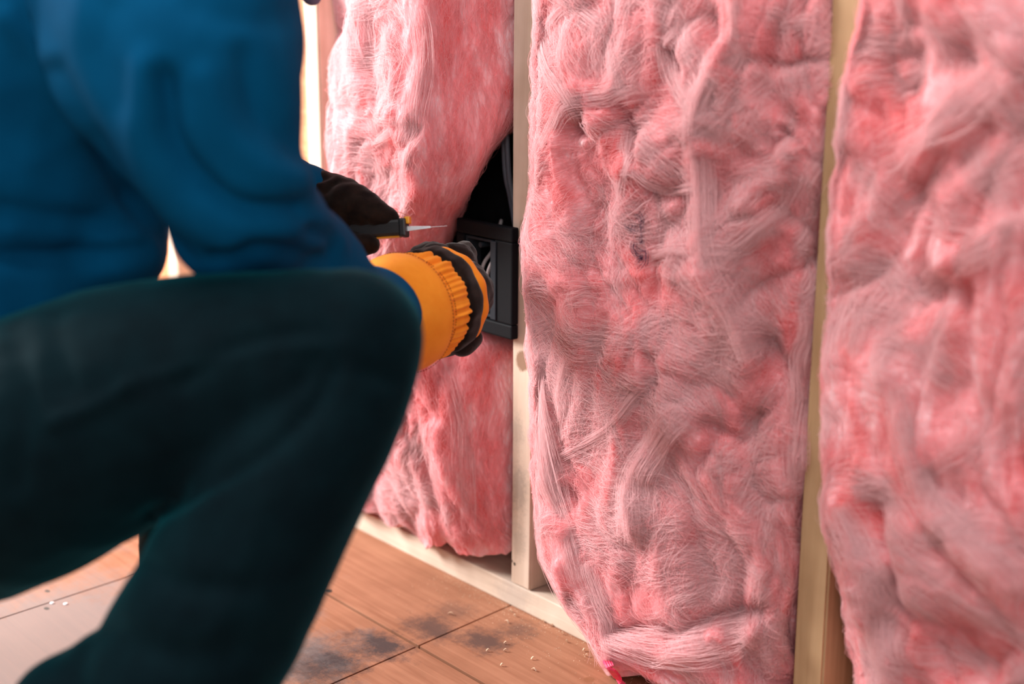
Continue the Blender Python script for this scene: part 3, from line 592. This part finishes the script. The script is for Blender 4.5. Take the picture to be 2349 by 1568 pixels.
# sweatshirt
sp = []
def scn(pts, r): sp.extend(chain([P(*p) for p in pts], r, seg=24))
scn([(-100, 660, 1.19), (-60, 470, 1.185), (20, 150, 1.16), (120, -150, 1.15), (190, -330, 1.15)], [.146, .150, .155, .155, .10])
scn([(300, -260, 1.06), (380, 0, 1.02), (425, 160, 1.0), (500, 350, 1.0), (560, 455, 1.02), (650, 525, 1.08), (705, 602, 1.14), (770, 695, 1.20), (830, 730, 1.25)], [.09, .092, .088, .063, .052, .038, .043, .045, .045])
scn([(830, 730, 1.25), (846, 733, 1.268)], [.045, .047])
scn([(500, 525, 1.02), (560, 535, 1.04), (640, 560, 1.08)], [.037, .034, .03])
sp.append(ball(P(240, 545, 1.15), 0.052))
scn([(260, -230, 1.24), (500, -60, 1.36), (520, 340, 1.42), (640, 460, 1.41), (690, 475, 1.40)], [.085, .07, .06, .048, .042])
scn([(190, -400, 1.15), (260, -480, 1.15)], [.08, .075])
sw = organic('sweatshirt', sp, 0.005, 7, M['sweater'], body, post=folds([
    ([(380, 180), (400, 320), (470, 420), (570, 480), (690, 478)], 26, -.012), ([(330, 150), (330, 320), (400, 470), (520, 560)], 40, .007), ([(560, 130), (600, 260), (690, 345)], 30, -.006),
    ([(470, 180), (520, 300), (610, 390), (690, 410)], 36, .005), ([(130, 160), (230, 330), (310, 470), (430, 600)], 22, -.006), ([(20, 40), (110, 150), (180, 290)], 34, .006),
    ([(720, 530), (760, 545), (770, 570)], 16, -.008), ([(500, 590), (620, 575), (760, 600)], 22, -.007), ([(740, 500), (780, 560)], 20, .004), ([(0, 480), (150, 500), (300, 520)], 26, -.006), ([(850, 640), (900, 720)], 12, -.004),
    ([(0, 590), (150, 590), (330, 570)], 26, -.008), ([(450, 20), (560, 50), (690, 30)], 40, -.003), ([(250, 20), (230, 120), (280, 230)], 40, -.004)], 0.0026, 11, 8))
organic('collar', [*chain([P(690, -60, 1.28), P(712, -20, 1.27), P(716, -8, 1.27)], [.018, .012, .009])], 0.003, 4, M['lilac'], body)['label'] = 'lilac grey cloth edge hanging at the chest'

# near glove --------------------------------------------------------------
c0, c1 = P(898, 727, 1.320), P(1056, 672, 1.425)
ax = (c1-c0); AL = np.linalg.norm(ax); ax /= AL
e1 = np.cross(ax, [0, 0, 1.0]); e1 /= np.linalg.norm(e1); e2 = np.cross(ax, e1)
def ring_loft(stations, seg=120, ruff=lambda t, a: 0, thick=0.0016):
    """stations: (distance along the forearm, radius); a double-walled sleeve"""
    st = np.array(stations, float); n = 26
    t = np.linspace(0, len(st)-1, n); s_ = spline(st, n); a = np.linspace(0, 2*np.pi, seg, endpoint=False); V = []
    for k, (d, r) in enumerate(s_):
        rr = r + np.array([ruff(k/(n-1), x) for x in a]); V.append(c0+ax*d+np.outer(np.cos(a)*rr, e1)+np.outer(np.sin(a)*rr*1.04, e2))
    for k in range(n-1, -1, -1):
        d, r = s_[k]; rr = r-thick+np.array([ruff(k/(n-1), x) for x in a]); V.append(c0+ax*d+np.outer(np.cos(a)*rr, e1)+np.outer(np.sin(a)*rr*1.04, e2))
    V = np.concatenate(V); m = 2*n; idx = np.arange(m*seg).reshape(m, seg); nx = np.roll(idx, -1, 1); dn = np.roll(idx, -1, 0)
    return V, np.stack([idx.ravel(), nx.ravel(), np.roll(nx, -1, 0).ravel(), dn.ravel()], -1)
glN = organic('glove', [*chain([c0+ax*0.02, c0+ax*0.07, c1-e2*0.0], [.036, .037, .034]),
    *chain([c1-ax*0.012, P(1046, 655, 1.435), P(1052, 622, 1.46)], [.034, .022, .018]),
    *chain([P(1040, 630, 1.45), P(1062, 590, 1.465), P(1036, 576, 1.452)], [.014, .0125, .0095]),      # index, bent over the wires
    *chain([P(1060, 630, 1.465), P(1070, 592, 1.48), P(1064, 572, 1.488)], [.013, .0115, .0095]),
    *chain([P(1062, 655, 1.48), P(1064, 628, 1.50), P(1060, 600, 1.508)], [.012, .010, .009]),
    *chain([P(1056, 700, 1.465), P(1058, 690, 1.485), P(1060, 668, 1.495)], [.011, .010, .008]),
    *chain([P(1000, 600, 1.40), P(990, 582, 1.415), P(965, 584, 1.41)], [.016, .013, .010]),        # thumb
    *chain([P(1055, 780, 1.40), P(1082, 745, 1.43)], [.011, .011])], 0.0028, 4, M['black_glove'], body, post=folds([], 0.0014, 60, 3))
glN['label'] = 'black and orange work glove with gathered cuff, reaching into the box'
v, f = ring_loft([(-.046, .046), (-.018, .0515), (.008, .0545), (.021, .0545), (.0225, .0538)], ruff=lambda t, a: 0.0007*math.sin(3*a+t*2)); mesh_obj('cuff', v, f, M['orange'], glN)
def rf(t, a):
    w = math.sin(math.pi*min(1, max(0, 0.05+t*0.8)))
    return w*(0.0024*(0.45+0.55*math.sin(5*a+1))*math.sin(27*a+3*math.sin(4*a)+t*1.6)+0.0009*math.sin(57*a+1.3)+0.001*math.sin(13*a+t*2.0))
v, f = ring_loft([(.019, .0520), (.026, .0500), (.034, .0488), (.045, .0500), (.058, .0495), (.062, .0480)], seg=360, ruff=rf); mesh_obj('gathered_band', v, f, M['orange'], glN)['label'] = 'ruched orange elastic band of the cuff'
v, f = ring_loft([(.060, .0480), (.064, .0515), (.072, .0525), (.080, .0520), (.085, .0475)], seg=160, ruff=lambda t, a: 0.0009*math.sin(9*a+4*t)+0.0008*math.sin(23*a)*(1-t)); mesh_obj('binding', v, f, M['black_glove'], glN)['label'] = 'black binding around the glove'
v, f = ring_loft([(.082, .0475), (.090, .0490), (.098, .0475), (.107, .040), (.113, .028)], seg=120, ruff=lambda t, a: 0.0008*math.sin(11*a)); mesh_obj('back_panel', v, f, M['orange'], glN)['label'] = 'orange back of the glove'
st = []
for d, r, n_ in ((.0195, .0556, 110), (.0335, .0500, 130)):
    for k in range(n_):
        a0 = 2*math.pi*k/n_; a1 = a0+2*math.pi/n_*0.6
        pp = [c0+ax*d+(e1*math.cos(q)+e2*math.sin(q)*1.04)*r for q in (a0, (a0+a1)/2, a1)]
        st.append(tube(pp, 0.00035, 4))
v, f = join_vf(st); o = mesh_obj('stitching', v, f, M['thread'], glN); o['kind'] = 'stuff'
# black palm leather wrapping under and over the ruched band
organic('palm_patch', chain([P(965, 588, 1.395), P(990, 580, 1.40), P(1012, 578, 1.41)], [.006, .010, .009]), 0.002, 3, M['black_glove'], glN)
organic('palm_patch', chain([P(1040, 792, 1.375), P(1062, 795, 1.385), P(1085, 775, 1.40)], [.007, .010, .010]), 0.002, 3, M['black_glove'], glN)
# far glove and the knife ---------------------------------------------------
KD = 1.365
kd = (P(930, 521, KD)-P(800, 530, KD+0.01)); kd /= np.linalg.norm(kd)
ku = UP-kd*(UP@kd); ku /= np.linalg.norm(ku); ks = np.cross(kd, ku)
ktip = P(932, 522, KD)
glF = organic('glove', [*chain([P(650, 470, 1.405), P(725, 468, 1.40), P(775, 480, 1.39)], [.034, .034, .033]),
    *chain([P(735, 462, 1.392), P(800, 470, 1.38), P(852, 486, 1.372), P(890, 500, 1.368)], [.030, .024, .0165, .0105]),   # thumb along the handle
    *chain([P(760, 480, 1.40), P(820, 485, 1.40), P(868, 500, 1.395), P(880, 520, 1.385)], [.020, .017, .013, .010]),      # index over the back
    *chain([P(740, 530, 1.39), P(800, 560, 1.372), P(846, 559, 1.368)], [.017, .0135, .0105]),
    *chain([P(720, 560, 1.39), P(780, 590, 1.378), P(812, 585, 1.372)], [.017, .0125, .010]),
    *chain([P(700, 580, 1.395), P(750, 610, 1.385), P(780, 604, 1.38)], [.015, .011, .009])], 0.0028, 4, M['black_glove'], body,
    post=folds([([(700, 412), (735, 408), (760, 398)], 8, -.004), ([(740, 440), (770, 415)], 9, -.004)], 0.0013, 55, 6))
glF['label'] = 'black suede glove gripping the cutter'
def kbox(a0, a1, h0, h1, w, name, mat, parent, bev=0.0015, taper=None):
    bm = bmesh.new(); vs = []
    for a_ in (a0, a1):
        for h_, w_ in ((h0, -w), (h1, -w), (h1, w), (h0, w)):
            k = 1 if taper is None or a_ == a0 else taper
            hm = (h0+h1)/2; vs.append(bm.verts.new(Vector(ktip+kd*a_+ku*(hm+(h_-hm)*k)+ks*w_*k)))
    for q in ((0, 1, 2, 3), (7, 6, 5, 4), (0, 4, 5, 1), (1, 5, 6, 2), (2, 6, 7, 3), (3, 7, 4, 0)): bm.faces.new([vs[i] for i in q])
    return bm_obj(name, bm, mat, parent, bevel=bev)
knife = bpy.data.objects.new('utility_knife', None); knife.location = Vector(ktip); link(knife)
tag(knife, 'black handled cutter with a yellow button and thin steel blade in the gloved hand', 'knife')
MI = Matrix.Translation(-Vector(ktip))
def kp(*a, **k):
    o = kbox(*a, **k); o.data.transform(MI); return o
kp(-.135, -.001, -.0075, .0082, .008, 'handle', M['black'], knife, bev=0.0028)
kp(-.006, .0012, -.0088, .0090, .0085, 'handle_cap', M['black'], knife, bev=0.002)
kp(-.130, -.006, -.0092, -.0072, .0045, 'accent_strip', M['yellow'], knife, bev=0.0004)['label'] = 'thin yellow strip under the handle'
kp(-.001, .0045, .0035, .0105, .0045, 'slide_button', M['yellow'], knife, bev=0.0012)['label'] = 'yellow slide button'
kp(-.010, .024, -.0042, .0022, .0009, 'blade', M['steel'], knife, bev=0.0003, taper=0.30)
kp(.020, .040, -.0013, -.0007, .0004, 'blade_tip', M['steel'], knife, bev=0.0001, taper=0.5)
# loose copper strands held by the glove
def thing_mesh(name, v, f, mat, label, cat, group=None, smooth=True):
    o = mesh_obj(name, v, f, mat, smooth=smooth); tag(o, label, cat, group); return o
v, f = tube(spline([P(885, 493, 1.368), P(905, 487, 1.366), P(918, 487, 1.365), P(937, 495, 1.362)], 16), 0.00035, 6); thing_mesh('copper_wire', v, f, M['copper'], 'upper thin copper strand poking out of the black glove', 'wire')
v, f = tube(spline([P(885, 497, 1.368), P(908, 493, 1.366), P(918, 496, 1.365), P(924, 505, 1.363)], 16), 0.00035, 6); thing_mesh('copper_wire', v, f, M['copper'], 'lower thin copper strand bending down to the yellow button', 'wire')

# ---------------------------------------------------------------- electrical box
bx = bpy.data.objects.new('electrical_box', None); bx.location = (-0.04, 0, 0.38); link(bx)
tag(bx, 'black plastic electrical box nailed to the pale stud, open to the room', 'electrical box')
TI = Matrix.Translation((0.04, 0, -0.38))
def bp(name, bm, mat, bevel=0.0):
    o = bm_obj(name, bm, mat, bx, bevel=bevel); o.data.transform(TI); return o
X0, X1, Z0, Z1 = -0.084, 0.013, 0.318, 0.441; yf = -0.011
bm = bmesh.new()
box_bm(X0, X1, yf, 0.0-0.0012, Z1-0.016, Z1, bm); box_bm(X0, X1, yf, -0.0012, Z0, Z0+0.016, bm)
box_bm(X0, X0+0.014, yf, -0.0012, Z0+0.016, Z1-0.016, bm); box_bm(X1-0.030, X1, yf, -0.0012, Z0+0.016, Z1-0.016, bm)
bp('flange', bm, M['box'], 0.002)
bm = bmesh.new()
a0, a1, b0, b1 = X0+0.014, X1-0.0155, Z0+0.014, Z1-0.014
box_bm(a0-0.002, a0, -0.001, 0.070, b0, b1, bm); box_bm(-0.0055, -0.0015, 0.0, 0.070, b0, b1, bm)
box_bm(a0, -0.0055, 0.0, 0.070, b1-0.002, b1, bm); box_bm(a0, -0.0055, 0.0, 0.070, b0, b0+0.002, bm); box_bm(a0, -0.0055, 0.068, 0.070, b0, b1, bm)
bp('housing', bm, M['box'])
bm = bmesh.new(); i0, i1, j0, j1 = X0+0.016, X1-0.026, Z0+0.018, Z1-0.018
box_bm(i1-0.009, i1, yf-0.0015, 0.012, j0, j1, bm); box_bm(i0, i1-0.009, yf+0.003, 0.012, j1-0.003, j1, bm); box_bm(i0, i1-0.009, yf+0.003, 0.012, j0, j0+0.003, bm); box_bm(i0-0.003, i0, yf+0.003, 0.012, j0, j1, bm)
bp('inner_frame', bm, M['boxin'], 0.0008)
for z in (j1-0.008, j0+0.008):
    v, f = tube([(-0.045, yf+0.003, z), (-0.045, 0.012, z)], 0.003, 14); o = mesh_obj('screw_post', v, f, M['boxin'], bx, smooth=False); o.data.transform(TI)
for z in (0.4265, 0.4225):
    v, f = tube([(0.0125, -0.004, z), (0.0245+(z < .424)*.004, -0.0035, z-0.001), (0.026+(z < .424)*.004, -0.0035, z-0.001)], [0.0011, 0.0011, 0.0004], 8); o = mesh_obj('nail', v, f, M['black'], bx); o.data.transform(TI)
def cable(pts, r, mat, label, name='electrical_cable', cat='cable', group=None, n=40):
    v, f = tube(spline(pts, n), r, 12); return thing_mesh(name, v, f, mat, label, cat, group)
q = lambda px, py, y: on_y(px, py, y)
cable([q(1150, 505, .05), q(1133, 567, .02), q(1112, 600, .010), q(1106, 625, .010), q(1112, 660, .02), q(1120, 690, .05)], 0.0021, M['cable'], 'grey cable looping in the electrical box, the loop nearer the orange glove')
cable([q(1160, 560, .05), q(1144, 582, .018), q(1128, 603, .004), q(1118, 632, .002), q(1121, 652, .004), q(1131, 661, .008), q(1147, 658, .03)], 0.0021, M['cable'], 'grey cable making the wide loop in the middle of the electrical box')
cable([q(1133, 616, .004), q(1136, 640, .001), q(1141, 655, .002), q(1145, 669, .006)], 0.0005, M['copper'], 'short bare copper wire hanging in the electrical box', 'copper_wire', 'wire')
cable([q(1152, 200, .035), q(1158, 380, .035), q(1170, 450, .038), q(1182, 520, .040)], 0.0030, M['cabledk'], 'grey cable running down the dark gap beside the pale stud, left of the pair')
cable([q(1160, 200, .030), q(1166, 380, .030), q(1176, 450, .033), q(1187, 500, .036)], 0.0030, M['cabledk'], 'grey cable running down the dark gap beside the pale stud, right of the pair')

# ---------------------------------------------------------------- small things on the floor
v = []; pth = spline([on_y(1386, 1500, -0.060), on_y(1400, 1530, -0.085), on_z(1418, 1556, 0.016), on_z(1440, 1600, 0.004), on_z(1450, 1680, 0.003)], 30)
t_, N_, B_ = frames(pth); sd = np.cross(t_, [0, 0, 1.0]); sd /= np.linalg.norm(sd, axis=1)[:, None]; upv = np.cross(sd, t_)
prof = [(-.0060, 0), (-.0050, .0009), (-.0036, .0003), (-.0022, .0011), (-.0008, .0004), (.0008, .0011), (.0022, .0003), (.0036, .0010), (.0050, .0004), (.0060, 0), (.004, -.0012), (-.004, -.0012)]
V = np.concatenate([np.array([p+s_*a*0.8+u_*b*1.2 for a, b in prof]) for p, s_, u_ in zip(pth, sd, upv)]); k = len(prof)
F = [(i*k+j, i*k+(j+1) % k, (i+1)*k+(j+1) % k, (i+1)*k+j) for i in range(29) for j in range(k)]+[tuple(range(k)), tuple(29*k+j for j in range(k))]
V[:, 2] = np.maximum(V[:, 2], 0.0006)
thing_mesh('strap', V, F, M['pink'], 'hot pink ribbed strap lying out from under the wide insulation batt', 'strap', smooth=False)
for (x, y), lab in (((120, 1383), 'shiny round nail head in the floor, the left one beside the board seam'), ((151, 1385), 'shiny round nail head in the floor, the right one of the pair')):
    c = on_z(x, y, 0.0); v, f = tube([c-np.array([0, 0, .002]), c+np.array([0, 0, .0008]), c+np.array([0, 0, .0014])], [.0026, .0026, .0019], 16)
    thing_mesh('nail', v, f, M['steel'], lab, 'nail', smooth=False)
chips = [(1035, 1407, 14, 25), (1163, 1425, 12, -8), (1172, 1400, 8, 10), (1181, 1411, 7, -30), (1120, 1491, 8, 60), (1160, 1491, 9, 40), (1223, 1509, 9, 80), (1225, 1535, 11, 5), (1346, 1503, 9, 20), (1152, 1524, 7, 70), (1245, 1424, 6, 0), (1265, 1433, 6, 30), (1290, 1452, 5, 10), (1160, 1474, 7, 50), (1300, 1470, 5, 0), (1340, 1490, 5, 60)]
for x, y, L, an in chips:
    c = on_z(x, y, 0.0014); L = L*0.00042; an = math.radians(an); d = np.array([math.cos(an), math.sin(an), 0]); sd_ = np.array([-d[1], d[0], 0])
    pts = [c+d*L*(t-0.5)*1.4+np.array([0, 0, 0.0022*math.sin(math.pi*t)]) for t in np.linspace(0, 1, 6)]; w = 0.0007
    V = [];
    for p in pts: V += [p-sd_*w, p+sd_*w, p+sd_*w-np.array([0, 0, .0005]), p-sd_*w-np.array([0, 0, .0005])]
    F = [(i*4+j, i*4+(j+1) % 4, (i+1)*4+(j+1) % 4, (i+1)*4+j) for i in range(5) for j in range(4)]+[(3, 2, 1, 0), (20, 21, 22, 23)]
    V = np.array(V); V[:, 2] = np.maximum(V[:, 2], 0.0002)
    thing_mesh('wood_shaving', V, F, M['chip'], 'tiny pale curled wood shaving on the plywood floor before the bottom plate', 'wood shaving', 'wood shavings scattered before the wall', smooth=False)

# fine sawdust along the bottom plate
V, F = [], []
for k in range(900):
    x = rng.uniform(-0.12, 0.30); y = -0.0015-abs(rng.normal(0, 0.03)) if k % 3 else -abs(rng.normal(0, 0.005))-0.0008
    r_ = rng.uniform(0.0002, 0.0007); c = np.array([x, y, 0.0]); a0 = rng.uniform(0, 6.28); o_ = len(V)
    for q_ in range(3): V.append(c+np.array([math.cos(a0+q_*2.1)*r_, math.sin(a0+q_*2.1)*r_, 0.00005]))
    V.append(c+np.array([0, 0, r_])); F += [(o_, o_+1, o_+3), (o_+1, o_+2, o_+3), (o_+2, o_, o_+3), (o_+2, o_+1, o_)]
o = mesh_obj('sawdust', np.array(V), F, M['chip'], smooth=False); tag(o, 'fine pale sawdust strewn along the bottom plate', 'sawdust', kind='stuff')
